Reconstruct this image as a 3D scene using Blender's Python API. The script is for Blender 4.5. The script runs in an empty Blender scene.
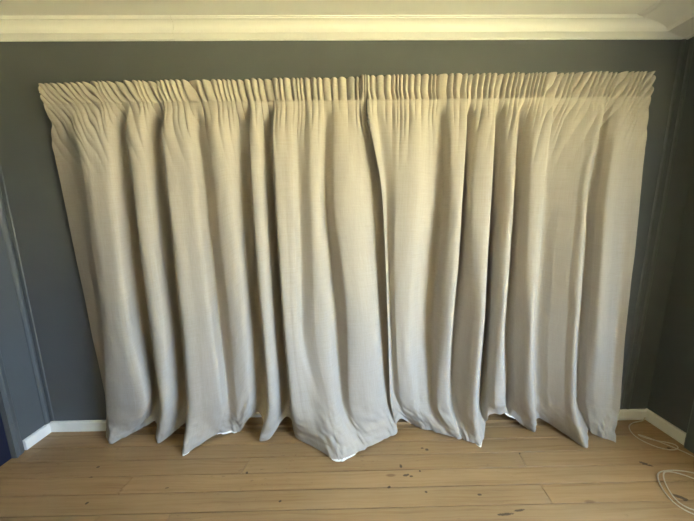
import bpy, bmesh, math, random
import numpy as np
from mathutils import Matrix, Vector
random.seed(7)
SC = bpy.context.scene
COL = SC.collection

# ------------------------------------------------------------------ camera
F_PX, PITCH, YAW, ROLL = 264.03, 0.16025, 0.01237, -0.01128
CAM = np.array([0.0, -1.5725, 1.3674])
def basis():
    cy, sy, cp, sp = math.cos(YAW), math.sin(YAW), math.cos(PITCH), math.sin(PITCH)
    fwd = np.array([sy*cp, cy*cp, -sp]); rt = np.array([cy, -sy, 0.0]); up = np.cross(rt, fwd)
    c, s = math.cos(ROLL), math.sin(ROLL)
    return c*rt + s*up, -s*rt + c*up, fwd
RT, UP, FW = basis()
cd = bpy.data.cameras.new('camera'); cam = bpy.data.objects.new('camera', cd); COL.objects.link(cam)
cd.sensor_width = 36.0; cd.lens = F_PX/694*36.0; cd.clip_start = 0.02
cam.matrix_world = Matrix(((RT[0], UP[0], -FW[0], CAM[0]), (RT[1], UP[1], -FW[1], CAM[1]),
                           (RT[2], UP[2], -FW[2], CAM[2]), (0, 0, 0, 1)))
SC.camera = cam

# ------------------------------------------------------------------ light
SC.view_settings.view_transform = 'Standard'; SC.view_settings.look = 'None'
SC.view_settings.gamma = 1.0; SC.view_settings.use_curve_mapping = False
SC.view_settings.exposure = 2.70
SKY = (0.585, 0.77, 1.0); SKY_STRENGTH = 5.9
SUN_STRENGTH = 34.0
w = bpy.data.worlds.new('sky'); SC.world = w; w.use_nodes = True
bg = w.node_tree.nodes['Background']; bg.inputs[0].default_value = (*SKY, 1); bg.inputs[1].default_value = SKY_STRENGTH
sd = bpy.data.lights.new('sun', 'SUN'); sd.energy = SUN_STRENGTH; sd.angle = 0.0093; sd.color = (1.0, 0.93, 0.8)
sun = bpy.data.objects.new('sun', sd); COL.objects.link(sun)
sun.location = (-6, 6, 12)
sun.rotation_euler = Vector((0.50, -0.45, -1.2)).to_track_quat('-Z', 'Y').to_euler()
def portal(name, loc, sx, sy, rot):
    l = bpy.data.lights.new(name, 'AREA'); l.shape = 'RECTANGLE'; l.size = sx; l.size_y = sy
    l.cycles.is_portal = True
    o = bpy.data.objects.new(name, l); COL.objects.link(o); o.location = loc; o.rotation_euler = rot
REAR = -4.6
GY0, GY1, GZ0, GZ1 = -3.00, -1.40, 0.45, 1.90       # glazed opening in the right wall, behind the camera
portal('daylight_opening', (2.034+0.17, (GY0+GY1)/2, (GZ0+GZ1)/2), GZ1-GZ0, GY1-GY0, (0, math.pi/2, 0))
cyc = SC.cycles
cyc.max_bounces = 10; cyc.diffuse_bounces = 7; cyc.use_denoising = True
cyc.sample_clamp_indirect = 12.0

# ------------------------------------------------------------------ helpers
def prop(o, label=None, cat=None, group=None, kind=None):
    if label: o['label'] = label
    if cat: o['category'] = cat
    if group: o['group'] = group
    if kind: o['kind'] = kind
    return o
def link(name, me, m=None, parent=None):
    o = bpy.data.objects.new(name, me); COL.objects.link(o)
    if m is not None: me.materials.clear(); me.materials.append(m)
    if parent is not None: o.parent = parent
    return o
def mesh(name, verts, faces, m, parent=None, smooth=False):
    me = bpy.data.meshes.new(name); me.from_pydata([tuple(v) for v in verts], [], faces); me.update()
    if smooth:
        for p in me.polygons: p.use_smooth = True
    return link(name, me, m, parent)
def box_data(b, V, Fc):
    x0, x1, y0, y1, z0, z1 = b; n = len(V)
    V += [(x0,y0,z0),(x1,y0,z0),(x1,y1,z0),(x0,y1,z0),(x0,y0,z1),(x1,y0,z1),(x1,y1,z1),(x0,y1,z1)]
    Fc += [tuple(n+i for i in f) for f in ((0,3,2,1),(4,5,6,7),(0,1,5,4),(1,2,6,5),(2,3,7,6),(3,0,4,7))]
def boxes(name, bl, m, parent=None, bevel=0.0):
    V, Fc = [], []
    for b in bl: box_data(b, V, Fc)
    o = mesh(name, V, Fc, m, parent)
    if bevel:
        md = o.modifiers.new('bevel', 'BEVEL'); md.width = bevel; md.segments = 2
    return o
def prism(name, prof, axis, a0, a1, m, parent=None):
    """closed profile [(p,q)] swept straight along an axis; axis 'x': (p,q)=(y,z); 'y': (x,z); 'z': (x,y)"""
    def P(t, p, q): return {'x': (t, p, q), 'y': (p, t, q), 'z': (p, q, t)}[axis]
    n = len(prof)
    V = [P(a0, *q) for q in prof] + [P(a1, *q) for q in prof]
    Fc = [(i, (i+1) % n, n+(i+1) % n, n+i) for i in range(n)] + [tuple(range(n))[::-1], tuple(range(n, 2*n))]
    o = mesh(name, V, Fc, m, parent)
    bm = bmesh.new(); bm.from_mesh(o.data); bmesh.ops.recalc_face_normals(bm, faces=bm.faces); bm.to_mesh(o.data); bm.free()
    return o
def empty(name, loc=(0, 0, 0)):
    o = bpy.data.objects.new(name, None); COL.objects.link(o); o.location = loc; return o
def tube(name, pts, r, m, parent=None, seg=8):
    cu = bpy.data.curves.new(name, 'CURVE'); cu.dimensions = '3D'; cu.bevel_depth = r; cu.bevel_resolution = 2; cu.resolution_u = 6
    cu.use_fill_caps = True
    sp = cu.splines.new('NURBS'); sp.points.add(len(pts)-1)
    for p, q in zip(sp.points, pts): p.co = (*q, 1)
    sp.use_endpoint_u = True; sp.order_u = 3
    tmp = bpy.data.objects.new(name, cu); COL.objects.link(tmp)
    dg = bpy.context.evaluated_depsgraph_get()
    me = bpy.data.meshes.new_from_object(tmp.evaluated_get(dg)); bpy.data.objects.remove(tmp)
    for p in me.polygons: p.use_smooth = True
    return link(name, me, m, parent)

# ------------------------------------------------------------------ materials
class N:
    """tiny node-graph helper"""
    def __init__(s, name):
        s.m = bpy.data.materials.new(name); s.m.use_nodes = True; s.t = s.m.node_tree
        s.b = s.t.nodes['Principled BSDF']; s.o = s.t.nodes['Material Output']
    def n(s, typ, **kw):
        nd = s.t.nodes.new(typ)
        for k, v in kw.items(): setattr(nd, k, v)
        return nd
    def l(s, a, b): s.t.links.new(a, b)
    def val(s, sock, v):
        if hasattr(v, 'is_output'): s.l(v, sock)
        else: sock.default_value = v
    def math(s, op, a, b=0.0, c=0.0, clamp=False):
        nd = s.n('ShaderNodeMath', operation=op, use_clamp=clamp)
        for i, v in enumerate((a, b, c)): s.val(nd.inputs[i], v)
        return nd.outputs[0]
    def noise(s, vec, scale, detail=4, rough=0.55):
        nd = s.n('ShaderNodeTexNoise'); s.l(vec, nd.inputs['Vector'])
        nd.inputs['Scale'].default_value = scale; nd.inputs['Detail'].default_value = detail; nd.inputs['Roughness'].default_value = rough
        return nd.outputs['Fac']
    def mapping(s, vec, scale=(1,1,1), loc=(0,0,0), rot=(0,0,0)):
        nd = s.n('ShaderNodeMapping'); s.l(vec, nd.inputs['Vector'])
        nd.inputs['Scale'].default_value = scale; nd.inputs['Location'].default_value = loc; nd.inputs['Rotation'].default_value = rot
        return nd.outputs[0]
    def mix(s, fac, a, b, mode='MIX'):
        nd = s.n('ShaderNodeMix', data_type='RGBA', blend_type=mode)
        s.val(nd.inputs[0], fac)
        for k, v in ((6, a), (7, b)):
            if isinstance(v, tuple): nd.inputs[k].default_value = (*v, 1) if len(v) == 3 else v
            else: s.l(v, nd.inputs[k])
        return nd.outputs[2]
    def ramp(s, fac, stops):
        nd = s.n('ShaderNodeValToRGB'); s.l(fac, nd.inputs[0]); e = nd.color_ramp.elements
        while len(e) < len(stops): e.new(0.5)
        for k, (p, c) in enumerate(stops): e[k].position = p; e[k].color = (*c, 1) if len(c) == 3 else c
        return nd.outputs[0]
    def bump(s, h, strength, dist=0.001, prev=None):
        nd = s.n('ShaderNodeBump'); nd.inputs['Strength'].default_value = strength; nd.inputs['Distance'].default_value = dist
        s.l(h, nd.inputs['Height'])
        if prev is not None: s.l(prev, nd.inputs['Normal'])
        return nd.outputs[0]
    def pos(s): return s.n('ShaderNodeNewGeometry').outputs['Position']
    def objco(s): return s.n('ShaderNodeTexCoord').outputs['Object']

def paint(name, c, rough=0.55, var=0.06, bump=0.15, spec=0.4, scale=6):
    g = N(name); p = g.pos()
    n1 = g.noise(p, scale, 4); n2 = g.noise(p, 160, 2)
    col = g.mix(n1, tuple(v*(1-var) for v in c), tuple(min(1, v*(1+var)) for v in c))
    g.l(col, g.b.inputs['Base Color']); g.b.inputs['Roughness'].default_value = rough
    g.b.inputs['Specular IOR Level'].default_value = spec
    g.l(g.bump(n2, bump, 0.0006), g.b.inputs['Normal'])
    return g.m
M_wall = paint('slate_grey_paint', (0.100, 0.108, 0.110), 0.5, 0.07, 0.2)
M_trimgrey = paint('slate_grey_gloss', (0.112, 0.118, 0.118), 0.35, 0.05, 0.1)
M_door = paint('navy_gloss', (0.012, 0.016, 0.035), 0.35, 0.1, 0.05)
M_white = paint('white_gloss', (0.82, 0.82, 0.80), 0.35, 0.06, 0.1, scale=14)
M_ceil = paint('cream_ceiling_paint', (0.89, 0.885, 0.85), 0.6, 0.025, 0.1)
M_outer = paint('render_outside', (0.5, 0.48, 0.45), 0.8)
M_plastic = paint('white_plastic', (0.74, 0.73, 0.68), 0.35, 0.03, 0.02)
M_metal = paint('white_metal', (0.78, 0.77, 0.73), 0.3, 0.03, 0.02)
M_cable = paint('cream_cable', (0.60, 0.54, 0.42), 0.4, 0.05, 0.02)

def grass_mat():
    g = N('dry_lawn'); p = g.pos()
    c = g.mix(g.noise(p, 1.5, 5), (0.50, 0.41, 0.20), (0.44, 0.39, 0.18))
    g.l(c, g.b.inputs['Base Color']); g.b.inputs['Roughness'].default_value = 0.95
    return g.m
M_lawn = grass_mat()
def glass_mat():
    g = N('window_glass'); t = g.n('ShaderNodeBsdfTransparent'); s = g.n('ShaderNodeBsdfGlossy'); s.inputs['Roughness'].default_value = 0.02
    mx = g.n('ShaderNodeMixShader'); mx.inputs[0].default_value = 0.06
    g.l(t.outputs[0], mx.inputs[1]); g.l(s.outputs[0], mx.inputs[2]); g.l(mx.outputs[0], g.o.inputs['Surface'])
    return g.m
M_glass = glass_mat()

def linen(name):
    g = N(name)
    uv = g.n('ShaderNodeUVMap'); uv.uv_map = 'cloth'; v = uv.outputs[0]          # metres along the cloth
    weft = g.noise(g.mapping(v, (14, 520, 1)), 1.0, 3, 0.6)
    warp = g.noise(g.mapping(v, (520, 14, 1)), 1.0, 3, 0.6)
    slub = g.noise(g.mapping(v, (5, 210, 1)), 1.0, 2, 0.5)
    slubv = g.noise(g.mapping(v, (230, 4, 1)), 1.0, 2, 0.5)
    cloud = g.noise(v, 3.0, 3)
    t = g.math('ADD', g.math('MULTIPLY', weft, 0.5), g.math('MULTIPLY', warp, 0.5))
    t = g.math('ADD', g.math('MULTIPLY', t, 0.6), g.math('MULTIPLY', g.math('ADD', slub, slubv), 0.2))
    col = g.ramp(t, [(0.30, (0.37, 0.33, 0.275)), (0.5, (0.435, 0.40, 0.352)), (0.72, (0.49, 0.457, 0.41))])
    col = g.mix(g.math('MULTIPLY', cloud, 0.12), col, (0.37, 0.325, 0.265))
    df = g.n('ShaderNodeBsdfDiffuse')
    g.l(col, df.inputs['Color']); df.inputs['Roughness'].default_value = 0.0
    crease = g.noise(g.mapping(v, (26, 9, 1)), 1.0, 4, 0.6)
    nb = g.bump(t, 0.35, 0.0012); nb = g.bump(crease, 0.35, 0.006, nb)
    g.l(nb, df.inputs['Normal'])
    g.l(df.outputs[0], g.o.inputs['Surface'])
    return g.m
M_linen = linen('oatmeal_linen')
M_lining_glint = paint('white_lining_glint', (0.86, 0.85, 0.80), 0.8, 0.03)  # near-white, paints the glints of light under the hem

# knots and dark scars of the boards: centre x, y, half length, half width, turn
MARKS = [(0.480,-0.207,.012,.009,0),(0.455,-0.196,.010,.005,0),(0.303,-0.308,.008,.013,0),(0.319,-0.361,.020,.007,.2),(0.345,-0.368,.012,.005,0),
         (-1.397,-0.272,.010,.006,0),(-0.328,-0.478,.008,.006,0),(1.661,-0.329,.030,.010,-.55),(1.630,-0.504,.032,.011,-.5),
         (1.912,-0.233,.012,.006,-.3),(0.735,-0.560,.045,.006,.05),(0.81,-0.545,.03,.005,.1),(0.217,-0.422,.010,.006,.4),
         (0.400,-0.451,.008,.006,0),(-1.381,-0.331,.016,.004,0),(-1.276,-0.465,.008,.007,0),(-0.545,-0.325,.008,.006,0),(1.01,-0.245,.006,.005,0),
         (-0.93,-0.40,.012,.003,.1),(0.40,-0.34,.006,.006,0),(0.66,-0.47,.012,.006,0)]
def wood():
    g = N('varnished_pine'); p = g.pos()
    oi = g.n('ShaderNodeObjectInfo'); rnd = oi.outputs['Random']
    off = g.n('ShaderNodeCombineXYZ'); g.l(g.math('MULTIPLY', rnd, 31.0), off.inputs[0]); g.l(g.math('MULTIPLY', rnd, 17.0), off.inputs[1])
    ad = g.n('ShaderNodeVectorMath', operation='ADD'); g.l(p, ad.inputs[0]); g.l(off.outputs[0], ad.inputs[1]); q = ad.outputs[0]
    warp = g.noise(g.mapping(q, (2.2, 9, 1)), 1.0, 3)
    wv = g.n('ShaderNodeCombineXYZ'); g.l(g.math('MULTIPLY', warp, 0.05), wv.inputs[1])
    ad2 = g.n('ShaderNodeVectorMath', operation='ADD'); g.l(q, ad2.inputs[0]); g.l(wv.outputs[0], ad2.inputs[1]); q2 = ad2.outputs[0]
    grain = g.noise(g.mapping(q2, (1.6, 75, 1)), 1.0, 4, 0.6)
    fine = g.noise(g.mapping(q2, (7, 420, 1)), 1.0, 3, 0.6)
    blot = g.noise(g.mapping(q, (1.4, 4, 1)), 1.0, 4, 0.6)
    c = g.ramp(grain, [(0.28, (0.27, 0.175, 0.09)), (0.45, (0.355, 0.24, 0.13)), (0.62, (0.41, 0.29, 0.165)), (0.8, (0.34, 0.225, 0.115))])
    c = g.mix(g.math('MULTIPLY', fine, 0.45), c, (0.255, 0.165, 0.085))
    c = g.mix(g.ramp(blot, [(0.42, (0, 0, 0)), (0.75, (0.5, 0.5, 0.5))]), c, (0.44, 0.33, 0.205))
    tint = g.ramp(rnd, [(0.0, (0.96, 0.90, 0.79)), (0.5, (1.05, 0.975, 0.85)), (1.0, (1.10, 1.01, 0.86))])
    c = g.mix(1.0, c, tint, 'MULTIPLY')
    # worn, dirty flecks
    fl = g.noise(g.mapping(q, (22, 60, 1)), 1.0, 3, 0.7); zone = g.noise(g.mapping(p, (1.1, 3.0, 1), (3.3, .4, 0)), 1.0, 2)
    flm = g.math('MULTIPLY', g.math('MULTIPLY', g.math('SUBTRACT', fl, 0.60), 9.0, clamp=True), g.math('MULTIPLY', g.math('SUBTRACT', zone, 0.46), 5.0, clamp=True))
    c = g.mix(g.math('MULTIPLY', flm, 0.6), c, (0.16, 0.10, 0.055))
    # random small knots
    vo = g.n('ShaderNodeTexVoronoi'); g.l(g.mapping(q, (2.6, 7.5, 0.001)), vo.inputs['Vector']); vo.inputs['Scale'].default_value = 1.0
    kn = g.math('MULTIPLY', g.math('SUBTRACT', 0.085, vo.outputs['Distance']), 22.0, clamp=True)
    c = g.mix(g.math('MULTIPLY', kn, 0.75), c, (0.19, 0.10, 0.045))
    sep = g.n('ShaderNodeSeparateXYZ'); g.l(p, sep.inputs[0]); X, Y = sep.outputs[0], sep.outputs[1]
    jag = g.math('MULTIPLY', g.math('SUBTRACT', g.noise(p, 110, 2), 0.5), 1.5)
    tot = None
    for (mx_, my_, a, b, th) in MARKS:
        dx = g.math('SUBTRACT', X, mx_); dy = g.math('SUBTRACT', Y, my_); ct, st = math.cos(th), math.sin(th)
        u = g.math('ADD', g.math('MULTIPLY', dx, ct/a), g.math('MULTIPLY', dy, st/a))
        v = g.math('ADD', g.math('MULTIPLY', dx, -st/b), g.math('MULTIPLY', dy, ct/b))
        d = g.math('ADD', g.math('MULTIPLY', u, u), g.math('MULTIPLY', v, v))
        k = g.math('MULTIPLY', g.math('SUBTRACT', g.math('ADD', 1.0, jag), d), 2.0, clamp=True)
        tot = k if tot is None else g.math('MAXIMUM', tot, k)
    c = g.mix(g.math('MULTIPLY', tot, 0.8), c, (0.04, 0.024, 0.014))
    g.l(c, g.b.inputs['Base Color'])
    g.l(g.math('ADD', 0.30, g.math('MULTIPLY', blot, 0.25)), g.b.inputs['Roughness'])
    g.b.inputs['Specular IOR Level'].default_value = 0.4
    g.l(g.bump(grain, 0.12, 0.001), g.b.inputs['Normal'])
    return g.m
M_wood = wood()
M_sub = paint('dark_subfloor', (0.05, 0.032, 0.02), 0.9)

# ------------------------------------------------------------------ room shell
XL, XR, ZB, ZC = -1.947, 2.034, 2.300, 2.366       # side walls, cornice foot, ceiling
WX0, WX1, WZ0, WZ1 = -1.36, 1.50, 0.012, 1.93      # window behind the curtains
T = 0.16
prop(boxes('wall_back', [(XL-T, WX0, 0, T, -0.1, 2.6), (WX1, XR+T, 0, T, -0.1, 2.6), (WX0, WX1, 0, T, -0.1, WZ0), (WX0, WX1, 0, T, WZ1, 2.6)], M_wall), kind='structure')
DY0, DY1, DH = -1.03, -0.204, 2.02                  # doorway in the left wall
prop(boxes('wall_left', [(XL-T, XL, DY1, 0, -0.1, 2.6), (XL-T, XL, REAR, DY0, -0.1, 2.6), (XL-T, XL, DY0, DY1, DH, 2.6)], M_wall), kind='structure')
prop(boxes('wall_right', [(XR, XR+T, GY1, 0, -0.1, 2.6), (XR, XR+T, REAR, GY0, -0.1, 2.6), (XR, XR+T, GY0, GY1, -0.1, GZ0), (XR, XR+T, GY0, GY1, GZ1, 2.6)], M_wall), kind='structure')
prop(boxes('wall_rear', [(XL-T, XR+T, REAR-T, REAR, -0.1, 2.6)], M_wall), kind='structure')
prop(boxes('ceiling', [(XL-T, XR+T, REAR-T, T, ZC, 2.62)], M_ceil), kind='structure')

# floor: dark base with single boards on it
fl = prop(boxes('floor', [(XL-T, XR+T, REAR-T, T, -0.12, -0.018)], M_sub), kind='structure')
def board(x0, x1, y0, y1, sk0, sk1, parent):
    """one chamfered board, top face at z = 0; sk = skew of the end cuts"""
    c, h = 0.0006, 0.0009
    o = [(x0+sk0, y0), (x1+sk1, y0), (x1, y1), (x0, y1)]
    i = [(x0+sk0+c, y0+c), (x1+sk1-c, y0+c), (x1-c, y1-c), (x0+c, y1-c)]
    dz = random.uniform(-0.0006, 0.0)
    V = [(a, b, -0.018) for a, b in o] + [(a, b, -h+dz) for a, b in o] + [(a, b, dz) for a, b in i]
    Fc = [(8, 9, 10, 11)]
    for k in range(4):
        j = (k+1) % 4
        Fc += [(4+k, 4+j, 8+j, 8+k), (k, j, 4+j, 4+k)]
    mesh('floorboard', V, Fc, M_wood, parent)
joints = {1: [], 2: [(-1.845, -.02)], 3: [(1.01, -.015), (-0.555, -.02)], 4: [(-1.15, -.015)], 5: [(0.998, -.008)], 6: [(-0.83, 0), (-1.16, .0)]}
edges = [0.0, 0.045, 0.140]
while edges[-1] < -REAR: edges.append(edges[-1]+0.095)
for r in range(len(edges)-1):
    d0, d1 = edges[r], min(edges[r+1], -REAR)
    js = sorted(joints.get(r, [(random.uniform(-1.5, 1.6), random.uniform(-.004, .004))] if r > 6 else []))
    xs = [(XL, 0)] + js + [(XR, 0)]
    for (xa, sa), (xb, sb) in zip(xs[:-1], xs[1:]):
        g = random.uniform(0.0017, 0.0030)
        board(xa+0.0015, xb-0.0015, -d1+g, -d0-g, sa, sb, fl)

# baseboards
def base_prof(t=0.015, h=0.070, s=1): return [(0, 0.001), (s*t, 0.001), (s*t, h-0.008), (s*(t-0.006), h), (0, h)]
bb = prop(empty('baseboard_back'), kind='structure')
for xa, xb in ((XL+0.0155, WX0-.05), (WX1+.05, XR-0.0155)):
    prism('skirting_length', [(-p, q) for p, q in base_prof(h=0.072)], 'x', xa, xb, M_white, bb)
prop(prism('baseboard_left', [(XL+p, q) for p, q in base_prof(h=0.068)], 'y', -0.0005, -0.150, M_white), kind='structure')
prop(prism('baseboard_right', [(XR-p, q) for p, q in base_prof(h=0.075)], 'y', -0.0005, -0.222, M_white), kind='structure')

# corner beads and architraves
def bead(name, prof, z0, z1): return prop(prism(name, prof, 'z', z0, z1, M_trimgrey), kind='structure')
def roundbead(cx, cy, r, nx, ny, fl=.7, n=6):
    """half-round bead standing off a wall; (nx, ny) points into the room"""
    tx, ty = -ny, nx
    return [(cx + tx*r*math.cos(a) + nx*r*fl*math.sin(a), cy + ty*r*math.cos(a) + ny*r*fl*math.sin(a)) for a in [math.pi*k/n for k in range(n+1)]]
bead('trim_1', roundbead(XL, -0.016, 0.015, 1, 0, 1.0), 0.069, ZB)                      # on the left wall in the corner
bead('trim_2', [(XL+0.002, 0), (XL+0.034, 0), (XL+0.030, -0.004), (XL+0.002, -0.004)], 0.073, ZB)
bead('trim_3', roundbead(1.852, 0, 0.013, 0, -1, .3), 0.073, ZB)                       # pair of beads on the back wall, right
bead('trim_4', roundbead(1.902, 0, 0.013, 0, -1, .3), 0.073, ZB)
def arch_prof(x, s, y0, y1):    # moulded architrave on a side wall
    w = y1-y0
    return [(x, y0), (x+s*0.022, y0), (x+s*0.022, y0+0.25*w), (x+s*0.012, y0+0.36*w), (x+s*0.018, y0+0.5*w), (x+s*0.012, y0+0.9*w), (x+s*0.006, y1), (x, y1)]
bead('trim_5', arch_prof(XL, 1, -0.206, -0.158), 0.001, DH+0.05)
bead('trim_6', [(XR, -0.30), (XR-0.026, -0.30), (XR-0.030, -0.27), (XR-0.030, -0.232), (XR-0.024, -0.224), (XR, -0.224)], 0.001, 2.05)
# dark door in the left doorway
boxes('threshold', [(XL-T, XL, DY0, DY1, -.018, 0)], M_wood, fl)
dr = empty('door_1', (XL-0.05, DY1, 0)); prop(dr, kind='structure')
def pbox(name, b, m, par, bevel=0.0):
    o = boxes(name, [(b[0]-par.location.x, b[1]-par.location.x, b[2]-par.location.y, b[3]-par.location.y, b[4]-par.location.z, b[5]-par.location.z)], m, par, bevel); return o
pbox('door_leaf', (XL-0.050, XL-0.010, DY0+0.001, DY1-0.001, 0.001, DH-0.001), M_door, dr)
for z0, z1 in ((0.18, 0.92), (1.08, 1.86)):
    for a, b in ((DY0+0.11, DY0+0.37), (DY1-0.37, DY1-0.11)):
        pbox('door_panel', (XL-0.0105, XL-0.004, a, b, z0, z1), M_door, dr, 0.003)
# window behind the curtains
wn = empty('window_1', (0, 0.09, WZ0)); prop(wn, kind='structure')
fr = 0.03
pbox('timber_sill', (WX0, WX1, -.012, .06, WZ0-.011, WZ0+.006), M_wood, wn)
for b in ((WX0, WX1, .06, .12, WZ0, WZ0+fr), (WX0, WX1, .06, .12, WZ1-fr, WZ1)): pbox('window_frame', b, M_white, wn)
xs = [WX0 + (WX1-WX0)*k/3 for k in range(4)]
for x in xs: 
    xa = min(max(x-fr/2, WX0), WX1-fr); pbox('window_mullion', (xa, xa+fr, .062, .118, WZ0+fr, WZ1-fr), M_white, wn)
for a, b in zip(xs[:-1], xs[1:]): pbox('window_pane', (a+fr/2, b-fr/2, .088, .092, WZ0+fr, WZ1-fr), M_glass, wn)

pbox('light_block_panel', (WX0, WX1, .125, .14, WZ0, WZ1), M_white, wn)  # unseen panel added to stop daylight leaking in behind the curtains
w2 = empty('window_2', (XR+T-.05, (GY0+GY1)/2, GZ0)); prop(w2, kind='structure')
for y0, y1, z0, z1 in ((GY0, GY1, GZ0, GZ0+.035), (GY0, GY1, GZ1-.035, GZ1), (GY0, GY0+.035, GZ0+.035, GZ1-.035), (GY1-.035, GY1, GZ0+.035, GZ1-.035)):
    pbox('window_frame', (XR+.09, XR+.13, y0, y1, z0, z1), M_white, w2)
pbox('window_pane', (XR+.108, XR+.112, GY0+.035, GY1-.035, GZ0+.035, GZ1-.035), M_glass, w2)
# cornice: profile (distance from wall, height), mitred into the side walls
CP = [(0, 2.298), (.006, 2.298), (.007, 2.303), (.030, 2.3165), (.032, 2.3165), (.033, 2.324)]
for k in range(1, 8):
    a = math.pi/2*k/8
    CP.append((.033 + .036*(1-math.cos(a)), 2.324 + .033*math.sin(a)))
CP += [(.070, 2.357), (.071, 2.362), (.076, 2.362), (.077, ZC), (0, ZC)]
XB = 1.875                                   # face of the boxed soffit over the right wall
prop(boxes('trim_7', [(XB, XR, REAR, 0, ZB, ZC)], M_wall), kind='structure')
def cornice_piece(xa, xb, ka, kb, sa, sb, parent):
    """length of back-wall cornice; ka/kb scale of the mitre, sa/sb slant of a butt end"""
    n = len(CP)
    V = [(xa + ka*d + sa*(z-ZB), -d, z) for d, z in CP] + [(xb - kb*d + sb*(z-ZB), -d, z) for d, z in CP]
    Fc = [(i, (i+1) % n, n+(i+1) % n, n+i) for i in range(n)] + [tuple(range(n))[::-1], tuple(range(n, 2*n))]
    o = mesh('cornice_length', V, Fc, M_ceil, parent)
    bm = bmesh.new(); bm.from_mesh(o.data); bmesh.ops.recalc_face_normals(bm, faces=bm.faces); bm.to_mesh(o.data); bm.free()
co = prop(empty('trim_8', (0, 0, 0)), kind='structure')
cornice_piece(XL, -0.875, 1, 0, 0, 0.5, co)
cornice_piece(-0.8735, 1.07, 0, 0, 0.5, -0.1, co)
cornice_piece(1.0708, XB, 0, 4.8, -0.1, 0, co)
def side_cornice(x, s, k):
    n = len(CP)
    V = [(x + s*k*d, -d, z) for d, z in CP] + [(x + s*k*d, REAR, z) for d, z in CP]
    Fc = [(i, (i+1) % n, n+(i+1) % n, n+i) for i in range(n)] + [tuple(range(n))[::-1], tuple(range(n, 2*n))]
    o = mesh('cornice_length', V, Fc, M_ceil, co)
    bm = bmesh.new(); bm.from_mesh(o.data); bmesh.ops.recalc_face_normals(bm, faces=bm.faces); bm.to_mesh(o.data); bm.free()
side_cornice(XL, 1, 1); side_cornice(XB, -1, 4.8)

prop(boxes('sun_block_slab', [(XL-1.2, XR+1.2, T+.001, T+1.5, 2.40, 2.50)], M_outer), kind='structure')  # unseen slab added to keep the sun off the curtained window
# sunlit ground outside
gr = prop(mesh('lawn', [(-40, -45, -0.2), (40, -45, -0.2), (40, 30, -0.2), (-40, 30, -0.2)], [(0, 1, 2, 3)], M_lawn), kind='structure')

# ------------------------------------------------------------------ curtains
def ray(x, y):
    d = FW*F_PX + RT*(x-347.0) + UP*(260.5-y); return d
def at_depth(x, y, dep):
    d = ray(x, y); t = (-dep-CAM[1])/d[1]; return CAM + t*d
LEV = [110, 195, 260, 322, 400]                      # rows the folds were measured on
def column(xs, deps, hem):
    """plan position (x, depth) of one fold line against height; hem = (x, depth, z)"""
    P = [at_depth(x, y, d) for x, y, d in zip(xs, LEV, deps)]
    pts = [(p[2], p[0], d) for p, d in zip(P, deps)] + [(hem[2], hem[0], hem[1])]
    return sorted(pts)
def hem_px(x, y, z): 
    d = ray(x, y); t = (z-CAM[2])/d[2]; p = CAM + t*d; return (p[0], -p[1], z)
def hem_dp(x, y, dep):
    p = at_depth(x, y, dep); return (p[0], dep, p[2])
R_ = (.120, .156, .174, .182, .182); S_ = (.116, .150, .167, .175, .175); V_ = (.060, .044, .038, .036, .036)
def D(base, k=0.0): return tuple(v + k for v in base)
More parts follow.
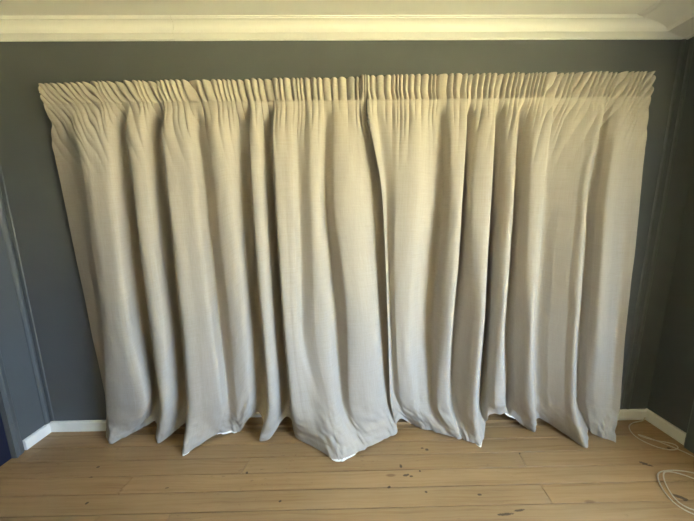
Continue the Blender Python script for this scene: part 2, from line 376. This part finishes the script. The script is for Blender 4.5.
LEFT = [
 ((44, 63, 76, 89.5, 106), (.050,.045,.040,.036,.035), hem_px(105.5, 436, .010)),
 ((60, 77, 88, 98, 106.5), (.080,.085,.090,.090,.080), hem_px(106.5, 440, .008)),
 ((71, 86.5, 94.5, 102, 106), (.114,.140,.150,.155,.145), hem_px(110.5, 444.5, .007)),
 ((86, 95, 104, 112, 122), D(R_, -.004), hem_px(119, 440.5, .012)),
 ((104, 113, 121, 129, 146), D(S_, -.006), hem_px(133, 433, .025)),
 ((119, 131, 139, 147, 157.5), V_, hem_dp(149, 424, .080)),
 ((122.5, 135.5, 142.5, 150.5, 161), D(V_, .008), hem_dp(156, 422, .075)),
 ((123, 134.5, 141.3, 149.8, 160), R_, hem_px(156, 443, .008)),
 ((138, 148, 155, 163.5, 170), S_, hem_px(166, 438.5, .020)),
 ((154, 164, 171.5, 178, 185), V_, hem_dp(182, 425, .080)),
 ((158.5, 169, 176, 182.3, 188.5), D(V_, .008), hem_dp(188, 423, .075)),
 ((159, 168, 175.2, 181.5, 187.5), D(R_, .008), hem_px(183.5, 453.5, .008)),
 ((172, 183, 190, 196, 204), D(R_, .006), hem_px(198, 445.5, .014)),
 ((184, 197, 204, 211, 220), D(S_, -.004), hem_px(216, 435, .026)),
 ((195, 207, 214, 220, 228), (.080,.072,.076,.090,.120), hem_px(228, 431.5, .022)),
 ((206, 216, 223, 230, 237), (.116,.138,.148,.152,.150), hem_px(240, 431, .016)),
 ((220, 230, 238, 245, 249), (.114,.134,.144,.148,.138), hem_dp(248, 419.5, .090)),
 ((240, 247, 252, 257, 262), (.070,.050,.045,.043,.043), hem_dp(258, 412, .060)),
 ((248.5, 253, 257.5, 262.5, 268.5), D(V_, .008), hem_dp(264, 422, .070)),
 ((248, 252, 256.5, 261.5, 267.5), D(R_, -.006), hem_px(259.5, 440, .008)),
 ((256, 261.5, 266, 270.5, 276), D(S_, -.008), hem_px(271, 437, .022)),
 ((267, 272.5, 277, 281, 287), V_, hem_dp(284, 418, .070)),
 ((271.5, 276, 280, 284, 291), D(V_, .008), hem_dp(291, 420, .070)),
 ((271, 275.2, 279.2, 283.2, 290), R_, hem_px(296, 437, .012)),
 ((283, 286, 289, 292, 301), D(R_, .003), hem_px(312, 446.5, .010)),
 ((291, 293, 295, 297, 310), D(S_, 0), hem_px(326, 454, .010)),
 ((299, 299, 301, 302, 319), (.096,.108,.122,.140,.182), hem_px(336, 459.3, .010)),
 ((311, 311, 313, 315, 328), (.117,.144,.158,.168,.190), hem_px(345, 458, .012)),
 ((318, 319, 322, 327, 334), (.110,.132,.146,.156,.180), hem_px(353, 454.5, .013)),
 ((325, 326, 331, 337, 342), (.084,.080,.082,.090,.128), hem_px(362, 450.5, .014)),
 ((333, 334, 341, 347, 350), (.112,.138,.150,.158,.165), hem_px(370, 446.5, .012)),
 ((347, 349, 354, 361, 366), (.118,.146,.158,.165,.165), hem_px(381, 441.5, .012)),
 ((355, 360, 365, 372, 379), (.106,.126,.138,.142,.138), hem_px(390, 437, .012)),
 ((361, 374, 379, 384, 389), (.095,.085,.080,.078,.085), hem_px(396.8, 433.7, .012)),
 ((366, 384, 387.5, 389.5, 392.5), (.085,.074,.068,.064,.070), hem_dp(397.5, 430, .085)),
]
RIGHT = [
 ((367, 382, 385.5, 387.8, 390.5), (.142,.148,.148,.145,.120), hem_dp(395, 424, .085)),
 ((379, 386, 388.5, 391, 394), (.110,.102,.104,.106,.100), hem_dp(401, 419, .088)),
 ((399, 397, 395, 396, 401), (.116,.140,.144,.142,.118), hem_px(410, 423, .020)),
 ((420, 417, 412, 409, 413), (.118,.146,.152,.148,.125), hem_px(421, 427.5, .014)),
 ((429, 428, 422, 418, 420), (.090,.082,.082,.084,.092), hem_px(430, 430.5, .012)),
 ((440, 442, 437, 432, 431), (.076,.060,.060,.066,.084), hem_px(442, 434, .012)),
 ((450, 450, 445, 440, 437), (.114,.138,.150,.150,.130), hem_px(452, 436.5, .012)),
 ((467, 462, 458, 452.5, 448), D(R_, -.004)[:4] + (.145,), hem_px(461, 438.3, .012)),
 ((467.2, 462.3, 458.2, 453, 451), V_[:4] + (.080,), hem_px(464, 439.5, .012)),
 ((475, 467, 465, 463, 459), (.092,.096,.102,.104,.110), hem_px(467, 440.5, .012)),
 ((482, 473, 473, 474, 468), D(S_, -.006), hem_px(471, 442, .010)),
 ((495, 490.5, 487, 484, 477), D(R_, .006), hem_px(480, 444.3, .008)),
 ((495.2, 491, 487.3, 484.5, 480), V_, hem_px(486, 428, .050)),
 ((502, 498, 493, 490, 487), (.090,.098,.104,.108,.108), hem_dp(488, 415, .095)),
 ((509, 505, 500, 497, 495), D(S_, -.006), hem_dp(494, 413.5, .095)),
 ((518, 513.3, 509, 505, 504.5), R_[:4] + (.155,), hem_dp(502, 413.5, .090)),
 ((518.2, 513.8, 509.5, 505.3, 505), V_, hem_dp(507, 414, .070)),
 ((527, 521.5, 518, 515, 515), (.088,.094,.098,.100,.100), hem_dp(512, 416, .075)),
 ((535, 530, 527, 526, 526), D(S_, -.008), hem_px(524, 426.5, .024)),
 ((552, 543, 538.5, 533.8, 534.5), D(R_, -.004), hem_px(535, 432, .008)),
 ((552.3, 543.8, 539.2, 534.5, 535.5), (.074,.056,.050,.048,.050), hem_px(537, 418, .055)),
 ((574, 561, 555, 550, 549), (.092,.096,.100,.102,.100), hem_px(548, 423, .030)),
 ((590, 576, 570, 566, 563), (.110,.138,.150,.156,.156), hem_px(568, 436.5, .012)),
 ((603, 587, 583, 578.5, 575), D(R_, .008), hem_px(585.3, 447, .007)),
 ((603.2, 587.6, 583.3, 578.9, 576), D(V_, .004), hem_px(588, 430, .025)),
 ((611, 598, 593, 589, 586), (.086,.090,.094,.094,.092), hem_px(592, 433.5, .014)),
 ((620, 607, 602, 598, 594), (.108,.126,.134,.132,.118), hem_px(598, 436.2, .010)),
 ((628, 616, 611, 606, 601), (.110,.130,.136,.134,.128), hem_px(603, 438, .010)),
 ((639, 627, 621, 616, 611), (.090,.100,.104,.110,.138), hem_px(609, 439.8, .010)),
 ((649.5, 640, 634, 627, 620.5), (.098,.116,.130,.145,.165), hem_px(615, 441.8, .008)),
]
def smooth(t): return t*t*(3-2*t)
def hash1(i, s): return (math.sin(i*127.1 + s*311.7)*43758.5453) % 1.0
def vnoise(x, s=0):
    i = np.floor(x).astype(int); f = x-i; f = f*f*(3-2*f)
    h = lambda k: (np.sin(k*127.1 + s*311.7)*43758.5453) % 1.0
    return h(i)*(1-f) + h(i+1)*f

def noise2(x, y, s=0):
    xi = np.floor(x); yi = np.floor(y); fx = x-xi; fy = y-yi; fx = fx*fx*(3-2*fx); fy = fy*fy*(3-2*fy)
    h = lambda a, b: np.mod(np.sin(a*127.1 + b*311.7 + s*74.7)*43758.5453, 1.0)
    return (h(xi, yi)*(1-fx)+h(xi+1, yi)*fx)*(1-fy) + (h(xi, yi+1)*(1-fx)+h(xi+1, yi+1)*fx)*fy
def make_curtain(cols, head_lo, head_hi, end_l, end_r, lean, pitch, label, seed, hem_h):
    """cols: fold lines; head_lo/head_hi (left, right) heights of heading foot and top edge; end_l/end_r reach of the heading ends"""
    K = len(cols); C = [column(*c) for c in cols]
    NU = 1000
    # rows, as fraction from hem (0) to heading foot (1), then the heading
    rows_body = np.concatenate([np.linspace(0, .10, 26)[:-1], np.linspace(.10, .85, 70)[:-1], np.linspace(.85, 1, 34)])
    rows_head = np.linspace(0, 1, 26)[1:]
    def spl(A, u):                                    # Catmull-Rom through the fold lines
        A = np.asarray(A); i1 = np.minimum(u.astype(int), K-2); t = u-i1
        Ap = np.concatenate([[2*A[0]-A[1]], A, [2*A[-1]-A[-2]]])
        p0, p1, p2, p3 = Ap[i1], Ap[i1+1], Ap[i1+2], Ap[i1+3]
        m1 = (p2-p0)*.42; m2 = (p3-p1)*.42; t2 = t*t; t3 = t2*t
        return (2*t3-3*t2+1)*p1 + (t3-2*t2+t)*m1 + (-2*t3+3*t2)*p2 + (t3-t2)*m2
    # spread the samples evenly over heading width and cloth length together
    ud = np.linspace(0, K-1, (K-1)*60+1)
    tx = np.array([c[-1][1] for c in C]); td = np.array([c[-1][2] for c in C]); mx_ = np.array([c[3][1] for c in C]); md_ = np.array([c[3][2] for c in C])
    def arc(a, b): return np.concatenate([[0], np.cumsum(np.hypot(np.diff(spl(a, ud)), np.diff(spl(b, ud))))])
    at_, am_ = arc(tx, td), arc(mx_, md_)
    sd_ = np.maximum.accumulate(spl(tx, ud)); sd_ = (sd_-sd_[0])/(sd_[-1]-sd_[0])
    sd_ = .8*sd_ + .2*at_/at_[-1]                      # place along the heading tape
    meas = sd_ + .5*am_/am_[-1]; meas /= meas[-1]
    uu = np.interp(np.linspace(0, 1, NU), meas, ud); s = np.interp(uu, ud, sd_)
    def cr(A): return spl(A, uu)
    lo = head_lo[0] + (head_lo[1]-head_lo[0])*s; hi = head_hi[0] + (head_hi[1]-head_hi[0])*s
    hi = hi + .006*(vnoise(s*9, seed)-.5)
    hemz = cr(np.array([c[0][0] for c in C]))
    def plan_at(frac):
        X, Dp = [], []
        for c in C:
            z = c[0][0] + (1.955-c[0][0])*frac
            zs = [q[0] for q in c]
            X.append(pchip(zs, [q[1] for q in c], z)); Dp.append(pchip(zs, [q[2] for q in c], z))
        return np.array(X), np.array(Dp)
    hx0, hx1 = end_l, end_r
    headx = hx0 + (hx1-hx0)*s
    fx0, fx1 = (c[-1][1]*(1.5725-.104)/(1.5725-c[-1][2]) for c in (C[0], C[-1])); footx = fx0 + (fx1-fx0)*s
    count = (hx1-hx0)/pitch
    warp = s*count + 1.6*(vnoise(s*count/4, seed+3)-.5) + .9*(vnoise(s*count/1.6, seed+5)-.5)
    ln = lean(s)
    curl = .034*np.exp(-((s-.994)/.009)**2) if seed == 1 else 0*s
    amp_u = (.75 + .5*vnoise(s*count/3, seed+7))*(.55+.45*np.clip(s/.16, 0, 1) if seed == 1 else 1)
    Pos = np.zeros((len(rows_body)+len(rows_head), NU, 3)); UV = np.zeros((Pos.shape[0], NU, 2))
    for r, fr_ in enumerate(rows_body):
        A, B = plan_at(fr_); X = cr(A); Dp = cr(B)
        z = hemz + (lo-hemz)*fr_
        if fr_ > .80:                                  # gathers run out of the heading
            t = (fr_-.80)/.20
            X = X + (footx-X)*smooth(max(0, (fr_-.90)/.10))*.85
            dist = (lo-z)
            ph = warp + ln*dist/pitch
            length = .06 + .19*vnoise(s*count/2.2, seed+9)
            fade = np.clip(1-dist/length, 0, 1)
            Dp = Dp + .021*amp_u*fade**1.4*(np.abs(np.sin(math.pi*ph))**.6-.65)
            ph2 = warp*.5 + ln*dist/pitch*.5
            fade2 = np.clip(1-dist/(.30+.1*vnoise(s*count/5, seed+11)), 0, 1)*np.clip(dist/.04, 0, 1)
            Dp = Dp + .010*fade2*(np.abs(np.sin(math.pi*ph2))-.6)
            k = smooth(max(0, (fr_-.95)/.05)); Dp = Dp*(1-k*.8) + .104*k*.8
        hz = z-hemz; cl = np.interp(uu, ud, am_)                         # height over hem, metres along the cloth
        low = np.clip(1-hz/.34, 0, 1)
        Dp = Dp + .0014*np.clip((hem_h-hz)/.012, 0, 1) - .0022*np.exp(-((hz-hem_h)/.006)**2)*(.5+vnoise(cl*70, seed+12))
        Dp = Dp + low*(.018*(noise2(cl*13+hz*5, hz*17-cl*3, seed)-.5) + .012*(noise2(cl*34+hz*9, hz*30, seed+2)-.5))
        Dp = Dp + .0045*(noise2(cl*8, hz*3.0, seed+4)-.5) + .0028*(noise2(cl*24, hz*8, seed+6)-.5)
        Dp = Dp + .0022*np.clip(1-hz/.09, 0, 1)*(vnoise(cl*60, seed+13)-.5)
        Dp = np.maximum(Dp, .026)
        Pos[r, :, 0] = X; Pos[r, :, 1] = -Dp; Pos[r, :, 2] = z
    n0 = len(rows_body)
    A, B = plan_at(1.0); base_x = cr(A); base_d = cr(B)
    x_foot = Pos[n0-1, :, 0].copy()
    for k, t in enumerate(rows_head):
        z = lo + (hi-lo)*t
        X = x_foot + (headx-x_foot)*smooth(min(1, t*2.2))
        ph = warp - ln*(z-lo)/pitch
        prof = np.abs(np.sin(math.pi*ph))**.6
        env = 1.0 - .22*math.exp(-((t-.04)/.10)**2)
        Dp = .2*base_d + .8*.104 + curl*min(1, t*3) + .021*amp_u*env*(prof-.65)
        z = z + .0035*(prof-.5)*max(0, (t-.85)/.15)
        Pos[n0+k, :, 0] = X; Pos[n0+k, :, 1] = -Dp; Pos[n0+k, :, 2] = z
    # cloth UV in metres
    dl = np.sqrt(((Pos[60, 1:]-Pos[60, :-1])**2).sum(1)); cum = np.concatenate([[0], np.cumsum(dl)])
    dv = np.sqrt(((Pos[1:, NU//2]-Pos[:-1, NU//2])**2).sum(1)); cv = np.concatenate([[0], np.cumsum(dv)])
    UV[:, :, 0] = cum[None, :] + seed*3.7; UV[:, :, 1] = cv[:, None]
    # smooth normals shared by the parts
    du = np.gradient(Pos, axis=1); dvv = np.gradient(Pos, axis=0)
    Nn = np.cross(du, dvv); Nn /= np.linalg.norm(Nn, axis=2, keepdims=True)+1e-12
    return Pos, UV, Nn, n0
def pchip(xs, ys, x):
    """piecewise cubic without overshoot"""
    n = len(xs)
    if x <= xs[0]:
        return ys[0]
    if x >= xs[-1]:
        return ys[-1] + (ys[-1]-ys[-2])/(xs[-1]-xs[-2])*(x-xs[-1])*.5
    h = [xs[i+1]-xs[i] for i in range(n-1)]; d = [(ys[i+1]-ys[i])/h[i] for i in range(n-1)]
    m = [0.0]*n; m[0] = d[0]; m[-1] = d[-1]
    for i in range(1, n-1):
        m[i] = 0 if d[i-1]*d[i] <= 0 else 2*d[i-1]*d[i]/(d[i-1]+d[i])
    for i in range(n-1):
        if x <= xs[i+1]:
            t = (x-xs[i])/h[i]
            return (1+2*t)*(1-t)**2*ys[i] + t*(1-t)**2*h[i]*m[i] + t*t*(3-2*t)*ys[i+1] + t*t*(t-1)*h[i]*m[i+1]
def cloth_part(name, Pos, UV, Nn, r0, r1, parent):
    P = Pos[r0:r1+1]; U = UV[r0:r1+1]; n, m = P.shape[:2]
    org = np.array(parent.location)
    idx = np.arange(n*m).reshape(n, m)
    quads = np.stack([idx[:-1, :-1], idx[:-1, 1:], idx[1:, 1:], idx[1:, :-1]], -1).reshape(-1, 4)
    me = bpy.data.meshes.new(name)
    me.vertices.add(n*m); me.vertices.foreach_set('co', (P.reshape(-1, 3)-org).ravel())
    me.loops.add(quads.size); me.loops.foreach_set('vertex_index', quads.ravel().astype(np.int32))
    me.polygons.add(len(quads)); me.polygons.foreach_set('loop_start', np.arange(0, quads.size, 4, dtype=np.int32))
    me.update(calc_edges=True)
    uvl = me.uv_layers.new(name='cloth'); uvl.data.foreach_set('uv', U.reshape(-1, 2)[quads.ravel()].ravel())
    me.polygons.foreach_set('use_smooth', np.ones(len(quads), dtype=bool))
    me.normals_split_custom_set_from_vertices(Nn[r0:r1+1].reshape(-1, 3).tolist())
    return link(name, me, M_linen, parent)
def add_curtain(cols, label, lining_glint, **kw):
    Pos, UV, Nn, n0 = make_curtain(cols, label=label, **kw)
    c = Pos[0].mean(0); root = empty('curtain', (float(c[0]), float(c[1]), 0.0))
    prop(root, label, 'curtain', 'pair of linen curtains on one track')
    hemrow = int(np.argmin(abs(Pos[:n0, :, 2].mean(1)-Pos[0, :, 2].mean()-kw['hem_h'])))
    cloth_part('hem', Pos, UV, Nn, 0, hemrow, root)
    cloth_part('drape', Pos, UV, Nn, hemrow, n0-1, root)
    # white lining strips, their bright colour stands in for glints under the hem points
    for j, (xa, xb) in enumerate(lining_glint):
        m = np.where((Pos[0, :, 0] > xa) & (Pos[0, :, 0] < xb))[0]
        if len(m) < 4: continue
        i0, i1 = m[0], m[-1]+1
        t = np.linspace(0, 1, i1-i0); sag = np.sin(math.pi*t)**.6
        top = Pos[0, i0:i1].copy(); top[:, 2] += .004; top[:, 1] += .0015
        bot = Pos[0, i0:i1].copy(); bot[:, 2] = np.maximum(.0008, bot[:, 2]-.010*sag); bot[:, 1] -= .004*sag
        org = np.array(root.location); n = i1-i0
        mesh('lining_glint', np.concatenate([top, bot])-org, [(k, k+1, n+k+1, n+k) for k in range(n-1)], M_lining_glint, root, True)
    cloth_part('gathered_heading', Pos, UV, Nn, n0-1, Pos.shape[0]-1, root)
    return Pos
PL = add_curtain(LEFT, 'oatmeal linen curtain left of the overlap, its hem point farthest out on boards', [(-.085, .055), (-.98, -.93), (-.82, -.70)],
    head_lo=(1.955, 1.962), head_hi=(2.050, 2.066), end_l=-1.530, end_r=0.124, pitch=.031, seed=1, hem_h=.055,
    lean=lambda s: np.interp(s, [0, .12, .3, .5, .8, 1], [-.75, -.7, -.35, -.18, -.05, 0]))
PR = add_curtain(RIGHT, 'oatmeal linen curtain right of the overlap, hanging beside the loose cables', [(.785, .83), (1.02, 1.09)],
    head_lo=(1.962, 1.972), head_hi=(2.076, 2.088), end_l=0.121, end_r=1.612, pitch=.029, seed=2, hem_h=.055,
    lean=lambda s: np.interp(s, [0, .3, .6, .85, 1], [0, .05, .25, .40, .55]))

# track the curtains hang from
tr = empty('curtain_track', (0.04, -0.06, 2.03)); prop(tr, 'white metal curtain track behind the gathered headings, end stop showing at left', 'curtain track')
pbox('rail', (-1.52, 1.60, -.078, -.058, 2.018, 2.040), M_metal, tr, .002)
pbox('end_stop', (-1.545, -1.52, -.082, -.054, 2.014, 2.044), M_plastic, tr, .003)
pbox('end_stop', (1.60, 1.615, -.082, -.054, 2.014, 2.044), M_plastic, tr, .003)
for x in (-1.45, -.7, .05, .8, 1.5): pbox('bracket', (x, x+.03, -.058, 0, 2.022, 2.036), M_metal, tr)

# ------------------------------------------------------------------ cables
def cable(pts, r, label):
    P = [(x, y, r+.0006+dz) for x, y, dz in pts]
    o = tube('cable', P, r, M_cable); prop(o, label, 'cable'); return o
cable([(2.008, -.020, .02), (2.0, -.022, 0), (1.968, -.028, 0), (1.905, -.040, 0), (1.85, -.065, 0), (1.815, -.105, 0), (1.80, -.15, 0), (1.81, -.19, 0), (1.845, -.23, 0), (1.90, -.252, 0),
       (1.955, -.245, 0.004), (1.975, -.215, .001), (1.94, -.195, 0), (1.885, -.182, 0), (1.835, -.15, 0), (1.828, -.135, .002), (1.85, -.150, .004), (1.89, -.193, .006), (1.935, -.243, .006), (1.985, -.295, 0), (1.99, -.40, 0), (1.98, -.55, 0)],
      .0028, 'cream cable looping out from the corner skirting board on the right')
cable([(1.95, -.43, 0), (1.87, -.395, 0), (1.82, -.378, 0), (1.76, -.370, 0), (1.69, -.375, 0), (1.645, -.395, 0), (1.605, -.44, 0), (1.575, -.49, 0), (1.562, -.54, 0), (1.59, -.585, 0), (1.68, -.615, 0), (1.80, -.60, 0), (1.86, -.52, 0),
       (1.82, -.43, .004), (1.76, -.392, .007), (1.70, -.380, .007), (1.66, -.41, .002), (1.62, -.46, 0), (1.592, -.51, 0), (1.59, -.545, 0), (1.62, -.568, 0), (1.70, -.585, 0), (1.86, -.60, .003), (1.96, -.66, 0)],
      .0028, 'cream cable coiled in a double loop on the boards nearest the camera')
